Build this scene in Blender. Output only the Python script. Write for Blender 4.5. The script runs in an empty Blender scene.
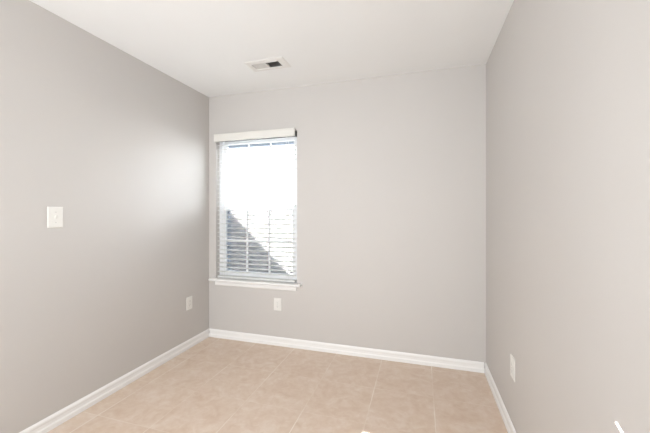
import bpy, bmesh, math, random
from mathutils import Vector, Matrix
R = math.radians
sc = bpy.context.scene
C = sc.collection

# ---------------------------------------------------------------- camera
cam_d = bpy.data.cameras.new('camera')
cam_d.sensor_width = 36.0
cam_d.lens = 318.7 / 650 * 36.0
cam_d.shift_y = -4.5 / 650
cam_d.clip_start = 0.02
cam = bpy.data.objects.new('camera', cam_d)
C.objects.link(cam)
cam.location = (0, 0, 1.27)
cam.rotation_euler = (R(90), 0, R(16.76))
sc.camera = cam

# ---------------------------------------------------------------- world
w = bpy.data.worlds.new('sky')
sc.world = w
w.use_nodes = True
nt = w.node_tree
nt.nodes.clear()
wo = nt.nodes.new('ShaderNodeOutputWorld')
bg = nt.nodes.new('ShaderNodeBackground')
tc = nt.nodes.new('ShaderNodeTexCoord')
sp = nt.nodes.new('ShaderNodeSeparateXYZ')
cr = nt.nodes.new('ShaderNodeValToRGB')
cr.color_ramp.elements[0].position = 0.0
cr.color_ramp.elements[0].color = (0.97, 0.98, 1.0, 1)
cr.color_ramp.elements[1].position = 0.9
cr.color_ramp.elements[1].color = (0.76, 0.85, 1.0, 1)
nt.links.new(tc.outputs['Generated'], sp.inputs[0])
nt.links.new(sp.outputs['Z'], cr.inputs[0])
nt.links.new(cr.outputs[0], bg.inputs[0])
nt.links.new(cr.outputs[0], bg.inputs[0])
bg.inputs[1].default_value = 22.0
nt.links.new(bg.outputs[0], wo.inputs[0])

# ---------------------------------------------------------------- sun
sd = Vector((0.5, 1.0, -0.465)).normalized()       # travel direction of the sunlight
sl = bpy.data.lights.new('sun', 'SUN')
sl.energy = 200.0
sl.angle = R(0.15)
sl.color = (1.0, 0.96, 0.9)
so = bpy.data.objects.new('sun', sl)
C.objects.link(so)
so.rotation_euler = sd.to_track_quat('-Z', 'Y').to_euler()
so.location = (-3, -6, 6)

# ---------------------------------------------------------------- area lights (added soft fill just inside the rear wall, behind the camera)
def area(name, loc, target, sx, sy, power, color=(1, 1, 1)):
    l = bpy.data.lights.new(name, 'AREA')
    l.shape = 'RECTANGLE'; l.size = sx; l.size_y = sy
    l.energy = power; l.color = color
    o = bpy.data.objects.new(name, l); C.objects.link(o)
    o.location = loc
    o.rotation_euler = (Vector(target) - Vector(loc)).to_track_quat('-Z', 'Y').to_euler()
    return o
area('rear_fill_narrow', (-0.98, -0.80, 1.35), (-0.85, 2.7, 1.55), 2.1, 1.9, 16.5, (0.93, 0.965, 1.0)).data.spread = R(118)
area('rear_fill', (-1.02, -0.79, 1.35), (-0.90, 2.7, 1.40), 2.0, 1.8, 34.5, (0.93, 0.965, 1.0))
for _n, _c, _sx, _sy in (('window_portal', (-1.5485, 2.875, 1.32), 0.86, 1.44),):
    _p = area(_n, _c, (_c[0], 0, _c[2]), _sx, _sy, 1)
    _p.data.cycles.is_portal = True

sc.view_settings.view_transform = 'Standard'
sc.view_settings.look = 'None'
sc.view_settings.gamma = 1.0
sc.view_settings.use_curve_mapping = False
sc.view_settings.exposure = 0.06
sc.cycles.use_denoising = True

# ---------------------------------------------------------------- materials
def srgb(r, g, b):
    f = lambda c: (c/255/12.92) if c/255 <= 0.04045 else ((c/255+0.055)/1.055)**2.4
    return (f(r), f(g), f(b), 1)

def mat(name, col, rough=0.6, noise=0.0, nscale=20, bump=0.0, bscale=200, metal=0.0, spec=0.5):
    m = bpy.data.materials.new(name); m.use_nodes = True
    n = m.node_tree.nodes; L = m.node_tree.links
    b = n['Principled BSDF']
    b.inputs['Roughness'].default_value = rough
    b.inputs['Metallic'].default_value = metal
    b.inputs['Specular IOR Level'].default_value = spec
    t = n.new('ShaderNodeTexCoord')
    nz = n.new('ShaderNodeTexNoise'); nz.inputs['Scale'].default_value = nscale
    nz.inputs['Detail'].default_value = 4
    L.new(t.outputs['Object'], nz.inputs['Vector'])
    mx = n.new('ShaderNodeMix'); mx.data_type = 'RGBA'
    mx.inputs[6].default_value = tuple(c*(1-noise) for c in col[:3]) + (1,)
    mx.inputs[7].default_value = tuple(min(1, c*(1+noise)) for c in col[:3]) + (1,)
    L.new(nz.outputs['Fac'], mx.inputs[0])
    L.new(mx.outputs[2], b.inputs['Base Color'])
    if bump > 0:
        bz = n.new('ShaderNodeTexNoise'); bz.inputs['Scale'].default_value = bscale
        bz.inputs['Detail'].default_value = 3
        L.new(t.outputs['Object'], bz.inputs['Vector'])
        bp = n.new('ShaderNodeBump'); bp.inputs['Strength'].default_value = bump
        bp.inputs['Distance'].default_value = 0.002
        L.new(bz.outputs['Fac'], bp.inputs['Height'])
        L.new(bp.outputs[0], b.inputs['Normal'])
    return m

M_wall = mat('greige_paint', srgb(205, 201, 197), 0.55, 0.01, 3, 0.12, 260, spec=0.35)
M_ceil = mat('ceiling_paint', srgb(247, 247, 246), 0.85, 0.01, 3, 0.15, 180, spec=0.2)
M_trim = mat('white_trim_paint', srgb(246, 245, 243), 0.32, 0.0)
M_vinyl = mat('white_vinyl', srgb(250, 251, 252), 0.35)
M_slat = mat('white_slat', srgb(248, 248, 246), 0.4)
_n = M_slat.node_tree.nodes; _L = M_slat.node_tree.links
_tl = _n.new('ShaderNodeBsdfTranslucent'); _tl.inputs[0].default_value = srgb(248, 248, 246)
_ms = _n.new('ShaderNodeMixShader'); _ms.inputs[0].default_value = 0.35
_L.new(_n['Principled BSDF'].outputs[0], _ms.inputs[1]); _L.new(_tl.outputs[0], _ms.inputs[2])
_L.new(_ms.outputs[0], _n['Material Output'].inputs[0])
M_valance = mat('off_white_valance', srgb(232, 230, 224), 0.4)
M_cord = mat('white_cord', srgb(236, 236, 232), 0.8)
M_plate = mat('white_plastic', srgb(236, 234, 229), 0.3)
M_slot = mat('dark_slot', srgb(70, 66, 62), 0.6)
M_screw = mat('screw_metal', srgb(205, 203, 198), 0.35, metal=0.5)
M_vent = mat('vent_enamel', srgb(238, 236, 232), 0.4)
M_duct = mat('galvanised_duct', srgb(205, 200, 196), 0.8)
M_dark = mat('dark_metal_end', srgb(112, 110, 106), 0.5)
M_wood = mat('grey_fence_wood', srgb(135, 132, 132), 0.85, 0.10, 9, 0.3, 60)
M_gravel = mat('pale_gravel', srgb(205, 200, 190), 0.95, 0.12, 25, 0.5, 90)
M_siding = mat('exterior_siding', srgb(150, 156, 168), 0.7, 0.04, 8)
M_roof = mat('roof_shingle', srgb(96, 92, 90), 0.9, 0.2, 30)

def glass_mat():
    m = bpy.data.materials.new('clear_glass'); m.use_nodes = True
    n = m.node_tree.nodes; L = m.node_tree.links; n.clear()
    o = n.new('ShaderNodeOutputMaterial'); mx = n.new('ShaderNodeMixShader')
    tr = n.new('ShaderNodeBsdfTransparent'); gl = n.new('ShaderNodeBsdfGlossy')
    gl.inputs['Roughness'].default_value = 0.02
    tr.inputs[0].default_value = (0.95, 0.97, 0.97, 1)
    fr = n.new('ShaderNodeFresnel'); fr.inputs[0].default_value = 1.3
    L.new(fr.outputs[0], mx.inputs[0]); L.new(tr.outputs[0], mx.inputs[1]); L.new(gl.outputs[0], mx.inputs[2])
    L.new(mx.outputs[0], o.inputs[0])
    return m
M_glass = glass_mat()

def screen_mat():
    m = bpy.data.materials.new('insect_mesh'); m.use_nodes = True
    n = m.node_tree.nodes; L = m.node_tree.links; n.clear()
    o = n.new('ShaderNodeOutputMaterial'); mx = n.new('ShaderNodeMixShader')
    tr = n.new('ShaderNodeBsdfTransparent'); df = n.new('ShaderNodeBsdfDiffuse')
    df.inputs[0].default_value = srgb(60, 61, 64)
    mx.inputs[0].default_value = 0.68
    L.new(tr.outputs[0], mx.inputs[1]); L.new(df.outputs[0], mx.inputs[2]); L.new(mx.outputs[0], o.inputs[0])
    return m
M_screen = screen_mat()

def floor_mat():
    m = bpy.data.materials.new('beige_tile'); m.use_nodes = True
    n = m.node_tree.nodes; L = m.node_tree.links
    b = n['Principled BSDF']
    t = n.new('ShaderNodeTexCoord'); s = n.new('ShaderNodeSeparateXYZ')
    L.new(t.outputs['Object'], s.inputs[0])
    def M(op, a, bb=None, c=None):
        k = n.new('ShaderNodeMath'); k.operation = op
        for i, v in enumerate((a, bb, c)):
            if v is None: continue
            if isinstance(v, (int, float)): k.inputs[i].default_value = v
            else: L.new(v, k.inputs[i])
        return k.outputs[0]
    P = 0.403
    def line(axis, off):
        u = M('DIVIDE', M('SUBTRACT', s.outputs[axis], off), P)
        f = M('FRACT', M('ADD', u, 100.5))
        d = M('MULTIPLY', M('ABSOLUTE', M('SUBTRACT', f, 0.5)), P)   # metres from the joint
        cell = M('FLOOR', u)
        return M('SUBTRACT', 1.0, M('SMOOTH_MIN', M('DIVIDE', d, 0.0045), 1.0, 0.1)), cell
    lx, cx = line('X', 0.082)
    ly, cy = line('Y', 1.90)
    g = M('MAXIMUM', lx, M('MULTIPLY', ly, 0.5))
    g = M('MAXIMUM', g, 0.0)
    # joint strength varies from place to place
    nzg = n.new('ShaderNodeTexNoise'); nzg.inputs['Scale'].default_value = 2.3
    L.new(t.outputs['Object'], nzg.inputs['Vector'])
    mr = n.new('ShaderNodeMapRange'); mr.inputs[1].default_value = 0.42; mr.inputs[2].default_value = 0.58
    mr.inputs[3].default_value = 0.25; mr.inputs[4].default_value = 1.0
    L.new(nzg.outputs['Fac'], mr.inputs[0])
    gs = M('MULTIPLY', g, mr.outputs[0])
    # stone mottling, shifted per tile
    cmb = n.new('ShaderNodeCombineXYZ')
    L.new(M('MULTIPLY', cx, 3.71), cmb.inputs[0]); L.new(M('MULTIPLY', cy, 5.13), cmb.inputs[1])
    va = n.new('ShaderNodeVectorMath'); va.operation = 'ADD'
    L.new(t.outputs['Object'], va.inputs[0]); L.new(cmb.outputs[0], va.inputs[1])
    n1 = n.new('ShaderNodeTexNoise'); n1.inputs['Scale'].default_value = 7; n1.inputs['Detail'].default_value = 6
    n1.inputs['Roughness'].default_value = 0.6; n1.inputs['Distortion'].default_value = 1.2
    n2 = n.new('ShaderNodeTexNoise'); n2.inputs['Scale'].default_value = 26; n2.inputs['Detail'].default_value = 5
    n2.inputs['Distortion'].default_value = 0.8
    L.new(va.outputs[0], n1.inputs['Vector']); L.new(va.outputs[0], n2.inputs['Vector'])
    f = M('ADD', M('MULTIPLY', n1.outputs['Fac'], 0.65), M('MULTIPLY', n2.outputs['Fac'], 0.35))
    cr = n.new('ShaderNodeValToRGB')
    e = cr.color_ramp.elements
    e[0].position = 0.36; e[0].color = srgb(214, 190, 169)
    e[1].position = 0.66; e[1].color = srgb(229, 212, 197)
    k = e.new(0.50); k.color = srgb(221, 200, 181)
    L.new(f, cr.inputs[0])
    mx = n.new('ShaderNodeMix'); mx.data_type = 'RGBA'
    L.new(M('MULTIPLY', gs, 0.8), mx.inputs[0]); L.new(cr.outputs[0], mx.inputs[6])
    mx.inputs[7].default_value = srgb(248, 240, 230)
    L.new(mx.outputs[2], b.inputs['Base Color'])
    b.inputs['Roughness'].default_value = 0.38
    b.inputs['Specular IOR Level'].default_value = 0.4
    bp = n.new('ShaderNodeBump'); bp.inputs['Strength'].default_value = 0.5; bp.inputs['Distance'].default_value = 0.0015
    L.new(M('SUBTRACT', M('MULTIPLY', n2.outputs['Fac'], 0.25), g), bp.inputs['Height'])
    L.new(bp.outputs[0], b.inputs['Normal'])
    return m
M_floor = floor_mat()

# ---------------------------------------------------------------- mesh helpers
def bx(bm, x0, x1, y0, y1, z0, z1, mi=0):
    v = [bm.verts.new(p) for p in ((x0,y0,z0),(x1,y0,z0),(x1,y1,z0),(x0,y1,z0),(x0,y0,z1),(x1,y0,z1),(x1,y1,z1),(x0,y1,z1))]
    for f in ((3,2,1,0),(4,5,6,7),(0,1,5,4),(1,2,6,5),(2,3,7,6),(3,0,4,7)):
        bm.faces.new([v[i] for i in f]).material_index = mi

def cyl(bm, p0, p1, r, seg=10):
    p0, p1 = Vector(p0), Vector(p1); d = p1 - p0
    q = d.to_track_quat('Z', 'Y').to_matrix().to_4x4()
    bmesh.ops.create_cone(bm, cap_ends=True, segments=seg, radius1=r, radius2=r, depth=d.length,
                          matrix=Matrix.Translation((p0+p1)/2) @ q)

def sweep(bm, prof, origin, along, outv, length):
    """extrude a (out, up) profile along a direction"""
    o, a, u = Vector(origin), Vector(along), Vector(outv)
    A = [bm.verts.new(o + u*p[0] + Vector((0,0,p[1]))) for p in prof]
    B = [bm.verts.new(o + a*length + u*p[0] + Vector((0,0,p[1]))) for p in prof]
    n = len(prof)
    for i in range(n):
        j = (i+1) % n
        bm.faces.new((A[i], A[j], B[j], B[i]))
    bm.faces.new(A[::-1]); bm.faces.new(B)

def obj(name, bm, m, parent=None, bevel=0.0, smooth=False, seg=2):
    bmesh.ops.recalc_face_normals(bm, faces=bm.faces)
    me = bpy.data.meshes.new(name); bm.to_mesh(me); bm.free()
    for k in (m if isinstance(m, (list, tuple)) else [m]): me.materials.append(k)
    o = bpy.data.objects.new(name, me); C.objects.link(o)
    if parent: o.parent = parent
    if bevel > 0:
        b = o.modifiers.new('bevel', 'BEVEL'); b.width = bevel; b.segments = seg; b.limit_method = 'ANGLE'
    if smooth:
        for p in me.polygons: p.use_smooth = True
    return o

def box(name, dims, m, parent=None, bevel=0.0):
    bm = bmesh.new(); bx(bm, *dims)
    return obj(name, bm, m, parent, bevel)

def struct(o):
    o['kind'] = 'structure'
    return o

def thing(name, label, cat, loc=(0,0,0), rz=0, group=None):
    o = bpy.data.objects.new(name, None); C.objects.link(o)
    o.empty_display_size = 0.1
    o.location = loc; o.rotation_euler = (0, 0, rz)
    o['label'] = label; o['category'] = cat
    if group: o['group'] = group
    return o

# ---------------------------------------------------------------- room
XL, XR, YB, YF, H = -2.073, 0.492, 2.776, -0.90, 2.44
WX0, WX1, WZ0, WZ1 = -1.988, -1.109, 0.602, 2.035     # window opening in the back wall
T = 0.12
YO = YB + T + 0.07                                    # outer face of the back wall

struct(box('floor', (XL-T, XR+T, YF-T, YB+T, -0.1, 0), M_floor))
# ceiling with a hole for the register boot
VX0, VX1, VY0, VY1 = -1.285, -1.055, 2.248, 2.340
bm = bmesh.new()
bx(bm, XL-T, XR+T, YF-T, VY0, H, H+0.12)
bx(bm, XL-T, XR+T, VY1, YO, H, H+0.12)
bx(bm, XL-T, VX0, VY0, VY1, H, H+0.12)
bx(bm, VX1, XR+T, VY0, VY1, H, H+0.12)
struct(obj('ceiling', bm, M_ceil))
struct(box('wall_left', (XL-T, XL, YF-T, YO, 0, H), M_wall))
struct(box('wall_right', (XR, XR+T, YF-T, YO, 0, H), M_wall))
bm = bmesh.new()
bx(bm, XL, WX0, YB, YB+T, 0, H); bx(bm, WX1, XR, YB, YB+T, 0, H)
bx(bm, WX0, WX1, YB, YB+T, 0, WZ0-0.022); bx(bm, WX0, WX1, YB, YB+T, WZ1, H)
struct(obj('wall_back', bm, M_wall))
# outer siding layer of the back wall, its head and jambs a little tighter than the inner opening
EX0, EX1, EZ0, EZ1 = -1.940, -1.140, 0.58, 1.935
bm = bmesh.new()
ya, yb = YB+T, YO
bx(bm, XL, EX0, ya, yb, -0.1, H); bx(bm, EX1, XR, ya, yb, -0.1, H)
bx(bm, EX0, EX1, ya, yb, -0.1, EZ0); bx(bm, EX0, EX1, ya, yb, EZ1, H)
struct(obj('wall_exterior', bm, M_siding))

# rear wall behind the camera with two unseen openings shaped to throw the sun patch and sliver
RX0, RX1, RZ0, RZ1 = -1.74, -1.56, 1.12, 1.321
SX0, SX1 = -0.62, -0.36
SZ0, SZ1 = 1.45, 1.667
bm = bmesh.new()
y0, y1 = YF-T, YF
def rz_wall(x0, x1, holes):
    z = 0
    for a, b in holes:
        bx(bm, x0, x1, y0, y1, z, a); z = b
    bx(bm, x0, x1, y0, y1, z, H)
rz_wall(XL, RX0, []); rz_wall(RX0, RX1, [(RZ0, RZ1)]); rz_wall(RX1, SX0, [])
rz_wall(SX0, SX1, [(SZ0, SZ1)])
xr = lambda z: -0.469 - 0.5525*(z-1.6115)
for q in (((SX0, SZ0), (xr(SZ0)-0.0318, SZ0), (xr(SZ1)-0.0318, SZ1), (SX0, SZ1)), ((xr(SZ0), SZ0), (SX1, SZ0), (SX1, SZ1), (xr(SZ1), SZ1))):
    A = [bm.verts.new((x, y0, z)) for x, z in q]; B = [bm.verts.new((x, y1, z)) for x, z in q]
    for i in range(4):
        j = (i+1) % 4; bm.faces.new((A[i], A[j], B[j], B[i]))
    bm.faces.new(A[::-1]); bm.faces.new(B)
rz_wall(SX1, XR, [])
struct(obj('wall_front', bm, M_wall))
w2 = struct(bpy.data.objects.new('sun_opening', None)); C.objects.link(w2)  # made-up opening, sized to throw the floor sun patch
bm = bmesh.new(); bx(bm, RX0, RX1, y0+0.004, y0+0.008, RZ0, RZ1); obj('glass_pane', bm, M_glass, w2)
w3 = struct(bpy.data.objects.new('sun_slit', None)); C.objects.link(w3)  # made-up slanted gap that throws the sun sliver on the right wall
bm = bmesh.new(); bx(bm, SX0, SX1, y0+0.004, y0+0.008, SZ0, SZ1); obj('glass_pane', bm, M_glass, w3)

# baseboards: flat board with an ogee cap
BH = 0.081
prof = [(0,0),(0.0135,0),(0.0135,0.027),(0.0120,0.030),(0.0095,0.032),(0.0085,0.037),(0.0085,0.054),(0.0100,0.058),(0.0105,0.062),(0.0095,0.070),(0.006,0.077),(0.003,BH),(0,BH)]
def baseboard(name, origin, along, outv, length):
    bm = bmesh.new(); sweep(bm, prof, origin, along, outv, length)
    o = struct(obj(name, bm, M_trim)); return o
baseboard('baseboard_left', (XL, YF, 0.001), (0,1,0), (1,0,0), YB-YF)
baseboard('baseboard_right', (XR, YF, 0.001), (0,1,0), (-1,0,0), YB-YF)
baseboard('baseboard_back', (XL+0.0145, YB, 0.001), (1,0,0), (0,-1,0), XR-XL-0.029)
baseboard('baseboard_front', (XL+0.0145, YF, 0.001), (1,0,0), (0,1,0), XR-XL-0.029)

# ---------------------------------------------------------------- window_1
win = struct(bpy.data.objects.new('window_1', None)); C.objects.link(win)
fy0, fy1 = YB+0.055, YB+T-0.002
F = 0.034
bm = bmesh.new()
bx(bm, WX0, WX0+F, fy0, fy1, WZ0, WZ1); bx(bm, WX1-F, WX1, fy0, fy1, WZ0, WZ1)
bx(bm, WX0+F, WX1-F, fy0, fy1, WZ1-F, WZ1); bx(bm, WX0+F, WX1-F, fy0, fy1, WZ0-0.02, WZ0+0.022)
obj('window_frame', bm, M_vinyl, win, 0.002)

def sash(name, z0, z1, ya, yb, top, bot, rows=2):
    S = 0.036
    x0, x1 = WX0+F, WX1-F
    bm = bmesh.new()
    bx(bm, x0, x0+S, ya, yb, z0, z1); bx(bm, x1-S, x1, ya, yb, z0, z1)
    bx(bm, x0+S, x1-S, ya, yb, z1-top, z1); bx(bm, x0+S, x1-S, ya, yb, z0, z0+bot)
    s = obj(name, bm, M_vinyl, win, 0.002)
    gx0, gx1, gz0, gz1 = x0+S, x1-S, z0+bot, z1-top
    ym = (ya+yb)/2
    g = box('glass_pane', (gx0-0.004, gx1+0.004, ym-0.002, ym+0.002, gz0-0.004, gz1+0.004), M_glass, s)
    bm = bmesh.new()
    for i in (1, 2):
        x = gx0 + (gx1-gx0)*i/3
        bx(bm, x-0.009, x+0.009, ym-0.008, ym-0.0022, gz0, gz1)
    for j in range(1, rows):
        z = gz0 + (gz1-gz0)*j/rows
        bx(bm, gx0, gx1, ym-0.0075, ym-0.0025, z-0.009, z+0.009)
    obj('muntin_grid', bm, M_vinyl, s)
    return s
sash('lower_sash', WZ0+0.022, 1.325, fy0+0.004, fy0+0.028, 0.032, 0.045)
sash('upper_sash', 1.295, WZ1-F, fy0+0.032, fy0+0.056, 0.034, 0.034)
box('insect_screen', (WX0+F, WX1-F, fy1-0.004, fy1-0.003, WZ0+0.02, 1.31), M_screen, win)
# stool and apron
bm = bmesh.new()
prof_s = [(0, 0), (0.050, 0), (0.056, 0.004), (0.059, 0.011), (0.056, 0.018), (0.050, 0.022), (0, 0.022)]
sweep(bm, prof_s, (-2.038, YB, WZ0-0.022), (1,0,0), (0,-1,0), 2.038-1.062)
bx(bm, WX0, WX1, YB, fy0, WZ0-0.022, WZ0)
obj('window_sill', bm, M_trim, win)
bm = bmesh.new()
prof_a = [(0, 0), (0.010, 0), (0.016, 0.008), (0.017, 0.030), (0.013, 0.040), (0.017, 0.048), (0, 0.048)]
sweep(bm, prof_a, (-1.990, YB, WZ0-0.070), (1,0,0), (0,-1,0), 1.990-1.112)
obj('apron_trim', bm, M_trim, win)

# ---------------------------------------------------------------- window blind
blind = thing('window_blind', 'white horizontal slat blind lowered with open slats in the back window', 'blind', (-1.545, YB, WZ0))
def rel(o, p=blind):
    o.data.transform(Matrix.Translation(-Vector(p.location))); return o
bx0, bx1 = -1.972, -1.130
sy0, sy1 = YB-0.004, YB+0.046       # slat depth (5 cm)
rel(box('head_rail', (bx0, bx1+0.008, sy0, sy1, WZ1-0.052, WZ1-0.004), M_dark, blind, 0.002))
bm = bmesh.new()
prof_v = [(0, 0), (0.012, 0), (0.016, 0.010), (0.014, 0.016), (0.014, 0.058), (0.017, 0.066), (0.014, 0.074), (0, 0.076)]
sweep(bm, prof_v, (-1.990, YB-0.022, 1.976), (1,0,0), (0,-1,0), 1.990-1.122)
bx(bm, -1.990, -1.978, YB-0.022, YB-0.002, 1.976, 2.052)
rel(obj('valance', bm, M_valance, blind))
bm = bmesh.new()
pitch = 0.0440
z = 0.668; zs = []
while z < WZ1-0.065:
    zs.append(z)
    yc = (sy0+sy1)/2
    n = 6; up = []; lo = []
    for i in range(n+1):
        t = -1 + 2*i/n
        y = yc + t*0.0245
        zz = z + 0.0022*(1-t*t) + 0.0012*t
        th = 0.0013*(1-0.5*abs(t)**6)
        up.append((y, zz+th)); lo.append((y, zz-th))
    ring = up + lo[::-1]
    A = [bm.verts.new((bx0, p[0], p[1])) for p in ring]
    B = [bm.verts.new((bx1, p[0], p[1])) for p in ring]
    for i in range(len(ring)):
        j = (i+1) % len(ring)
        bm.faces.new((A[i], A[j], B[j], B[i]))
    bm.faces.new(A[::-1]); bm.faces.new(B)
    z += pitch
rel(obj('slats', bm, M_slat, blind))
rel(box('bottom_rail', (bx0, bx1, sy0, sy1, 0.6085, 0.6285), M_slat, blind, 0.004))
for x in (bx0+0.085, bx1-0.085):
    bm = bmesh.new()
    for y in (sy0-0.0012, sy1+0.0012):
        cyl(bm, (x, y, 0.6285), (x, y, WZ1-0.05), 0.0013, 6)
    for zz in zs:
        bx(bm, x-0.0008, x+0.0008, sy0-0.001, sy1+0.001, zz-0.003, zz-0.0018)
    rel(obj('ladder_cord', bm, M_cord, blind))

# ---------------------------------------------------------------- ceiling register
vent = thing('ceiling_vent', 'white metal air vent set in the ceiling with two louver banks', 'vent', (-1.170, 2.290, H))
bm = bmesh.new()
ox0, ox1, oy0, oy1 = -1.328, -0.998, 2.200, 2.378
zt, zb = H-0.0004, H-0.007
def ring_quad(outer, inner, zo, zi):
    (a0,a1,b0,b1), (c0,c1,d0,d1) = outer, inner
    O = [bm.verts.new(p) for p in ((a0,b0,zo),(a1,b0,zo),(a1,b1,zo),(a0,b1,zo))]
    I = [bm.verts.new(p) for p in ((c0,d0,zi),(c1,d0,zi),(c1,d1,zi),(c0,d1,zi))]
    for i in range(4):
        j = (i+1) % 4
        bm.faces.new((O[i], O[j], I[j], I[i]))
    return O, I
o1 = (ox0, ox1, oy0, oy1); o2 = (ox0+0.010, ox1-0.010, oy0+0.010, oy1-0.010)
i1 = (VX0, VX1, VY0, VY1)
ring_quad(o1, o1, zt, zt-0.002); ring_quad(o1, o2, zt-0.002, zb); ring_quad(o2, i1, zb, zb); ring_quad(i1, i1, zb, H+0.03)
mx_ = (VX0+VX1)/2 - 0.001
bx(bm, mx_-0.004, mx_+0.004, VY0, VY1, zb, H+0.012)
rel(obj('faceplate', bm, M_vent, vent), vent)
def bank(xa, xb, dirx):
    bm = bmesh.new()
    n = 9
    for i in range(n):
        x = xa + (xb-xa)*(i+0.5)/n
        hw = 0.0048
        p = [(x-dirx*hw, H+0.005), (x+dirx*hw, H-0.0050)]
        t = 0.0005
        v = []
        for y in (VY0+0.0005, VY1-0.0005):
            v += [bm.verts.new((p[0][0]-t, y, p[0][1])), bm.verts.new((p[0][0]+t, y, p[0][1])),
                  bm.verts.new((p[1][0]+t, y, p[1][1])), bm.verts.new((p[1][0]-t, y, p[1][1]))]
        for f in ((0,1,2,3),(7,6,5,4),(0,4,5,1),(1,5,6,2),(2,6,7,3),(3,7,4,0)):
            bm.faces.new([v[k] for k in f])
    return bm
rel(obj('louvers', bank(VX0+0.002, mx_-0.005, -1), M_vent, vent), vent)
rel(obj('louvers', bank(mx_+0.005, VX1-0.002, 1), M_vent, vent), vent)
bm = bmesh.new()
for q in ((VX0-0.004, VX0, VY0-0.004, VY1+0.004), (VX1, VX1+0.004, VY0-0.004, VY1+0.004), (VX0, VX1, VY0-0.004, VY0), (VX0, VX1, VY1, VY1+0.004)):
    bx(bm, *q, H+0.031, H+0.075)
bx(bm, VX0-0.004, VX1+0.004, VY0-0.004, VY1+0.004, H+0.075, H+0.079)
rel(obj('duct_box', bm, M_duct, vent), vent)
for sx in (ox0+0.025, ox1-0.025):
    bm = bmesh.new(); cyl(bm, (sx, 2.289, zb+0.001), (sx, 2.289, zb-0.0015), 0.0035, 12)
    rel(obj('screw', bm, M_screw, vent), vent)

# ---------------------------------------------------------------- wall plates (local frame: plate in XZ plane, facing -Y)
def plate_mesh(wd, ht, holes):
    """bevelled plate 6 mm thick"""
    bm = bmesh.new()
    d = 0.0052
    a, b = wd/2, ht/2
    back = [(-a,0,-b),(a,0,-b),(a,0,b),(-a,0,b)]
    mid = [(x, -0.0028, z) for x, _, z in back]
    fr = [(x*(1-0.004/a), -d, z*(1-0.004/b)) for x, _, z in back]
    rings = [[bm.verts.new(p) for p in r] for r in (back, mid, fr)]
    for r0, r1 in zip(rings, rings[1:]):
        for i in range(4):
            j = (i+1) % 4; bm.faces.new((r0[i], r0[j], r1[j], r1[i]))
    bm.faces.new(rings[0][::-1]); bm.faces.new(rings[-1])
    return bm

def outlet(label, loc, rz, wd, ht):
    t = thing('wall_outlet', label, 'outlet', loc, rz)
    obj('cover_plate', plate_mesh(wd, ht, 0), M_plate, t)
    for s in (-1, 1):
        zc = s*0.0195
        bm = bmesh.new()
        pts = []
        r = 0.0172
        for k in range(24):
            an = 2*math.pi*k/24
            x, z = r*math.cos(an), r*math.sin(an)
            z = max(-0.0138, min(0.0138, z)); pts.append((x, z))
        A = [bm.verts.new((x, -0.006, zc+z)) for x, z in pts]; B = [bm.verts.new((x*0.96, -0.0082, zc+z*0.96)) for x, z in pts]
        for i in range(24):
            j = (i+1) % 24; bm.faces.new((A[i], A[j], B[j], B[i]))
        bm.faces.new(B)
        f = obj('receptacle', bm, M_plate, t)
        bm = bmesh.new()
        bx(bm, -0.0072, -0.0056, -0.0084, -0.0080, zc-0.001, zc+0.0065); bx(bm, 0.0056, 0.0072, -0.0084, -0.0080, zc, zc+0.0060)
        cyl(bm, (0, -0.0080, zc-0.0062), (0, -0.0084, zc-0.0062), 0.0022, 12)
        obj('slots', bm, M_slot, f)
    bm = bmesh.new(); cyl(bm, (0, -0.006, 0), (0, -0.0072, 0), 0.003, 12)
    obj('screw', bm, M_screw, t)
    return t
outlet('white duplex outlet low on the left wall near the corner', (XL+0.0003, 2.485, 0.420), R(90), 0.076, 0.119)
outlet('white duplex outlet low on the back wall below the window sill', (-1.307, YB-0.0003, 0.392), 0, 0.076, 0.119)
outlet('white duplex outlet low on the right wall above the baseboard', (XR-0.0003, 2.004, 0.402), R(-90), 0.078, 0.122)

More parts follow.
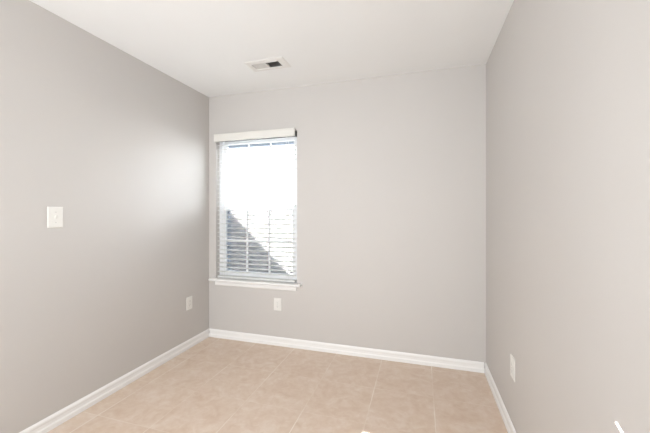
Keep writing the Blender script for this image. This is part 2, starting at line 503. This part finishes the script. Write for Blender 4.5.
sw = thing('light_switch', 'white toggle light switch plate at mid height on the left wall', 'switch', (XL+0.0003, 1.345, 1.239), R(90))
obj('cover_plate', plate_mesh(0.083, 0.124, 0), M_plate, sw)
bm = bmesh.new()
v = [bm.verts.new(p) for p in ((-0.0048,-0.006,-0.011),(0.0048,-0.006,-0.011),(0.0048,-0.006,0.011),(-0.0048,-0.006,0.011),
                               (-0.004,-0.017,0.004),(0.004,-0.017,0.004),(0.004,-0.016,0.011),(-0.004,-0.016,0.011))]
for f in ((0,1,5,4),(1,2,6,5),(2,3,7,6),(3,0,4,7),(4,5,6,7)): bm.faces.new([v[i] for i in f])
obj('toggle', bm, M_plate, sw, 0.0008)
for z in (-0.030, 0.030):
    bm = bmesh.new(); cyl(bm, (0, -0.006, z), (0, -0.0072, z), 0.003, 12)
    obj('screw', bm, M_screw, sw)

# ---------------------------------------------------------------- outside
o = struct(box('ground', (-9, 5, YO, 9, -0.25, -0.15), M_gravel))
# unseen building added to shade the lower left of the fence
bm = bmesh.new()
ex, ez, ye = -4.68, 2.38, 3.0
bx(bm, -8.0, ex-0.35, -2.5, ye, -0.15, ez-0.02)
struct(obj('shade_caster_wall', bm, M_siding))
bm = bmesh.new()
A = [bm.verts.new(p) for p in ((ex,-2.8,ez),(ex,-2.8,ez-0.05),(-8,-2.8,ez+1.0),(-8,-2.8,ez+1.15))]
B = [bm.verts.new((v.co.x, ye+0.02, v.co.z)) for v in A]
for i in range(4):
    j = (i+1) % 4; bm.faces.new((A[i], A[j], B[j], B[i]))
bm.faces.new(A[::-1]); bm.faces.new(B)
struct(obj('shade_caster_roof', bm, M_roof))  # added roof edge, placed for its diagonal shadow on the fence

FY = 5.3
fence = thing('wooden_fence', 'weathered grey picket privacy fence standing outside the window, half in shade', 'fence', (-2.5, FY, -0.15))
random.seed(4)
bm = bmesh.new()
x = -7.5
while x < 3.5:
    h = 1.60 + random.uniform(-0.006, 0.006)
    wd = 0.138
    dy = random.uniform(0, 0.004)
    a = [bm.verts.new((x+p[0], FY+dy, p[1])) for p in ((0,-0.13),(wd,-0.13),(wd,h-0.03),(wd-0.03,h),(0.03,h),(0,h-0.03))]
    b = [bm.verts.new((v.co.x, FY+dy+0.016, v.co.z)) for v in a]
    for i in range(6):
        j = (i+1) % 6; bm.faces.new((a[i], a[j], b[j], b[i]))
    bm.faces.new(a[::-1]); bm.faces.new(b)
    x += 0.146
rel(obj('picket_panel', bm, M_wood, fence), fence)
for z in (0.15, 0.75, 1.35):
    rel(box('rail', (-7.5, 3.5, FY+0.021, FY+0.059, z, z+0.089), M_wood, fence), fence)
for k in range(5):
    px = -6.9 + k*2.4
    rel(box('post', (px, px+0.089, FY+0.060, FY+0.149, -0.15, 1.55), M_wood, fence), fence)
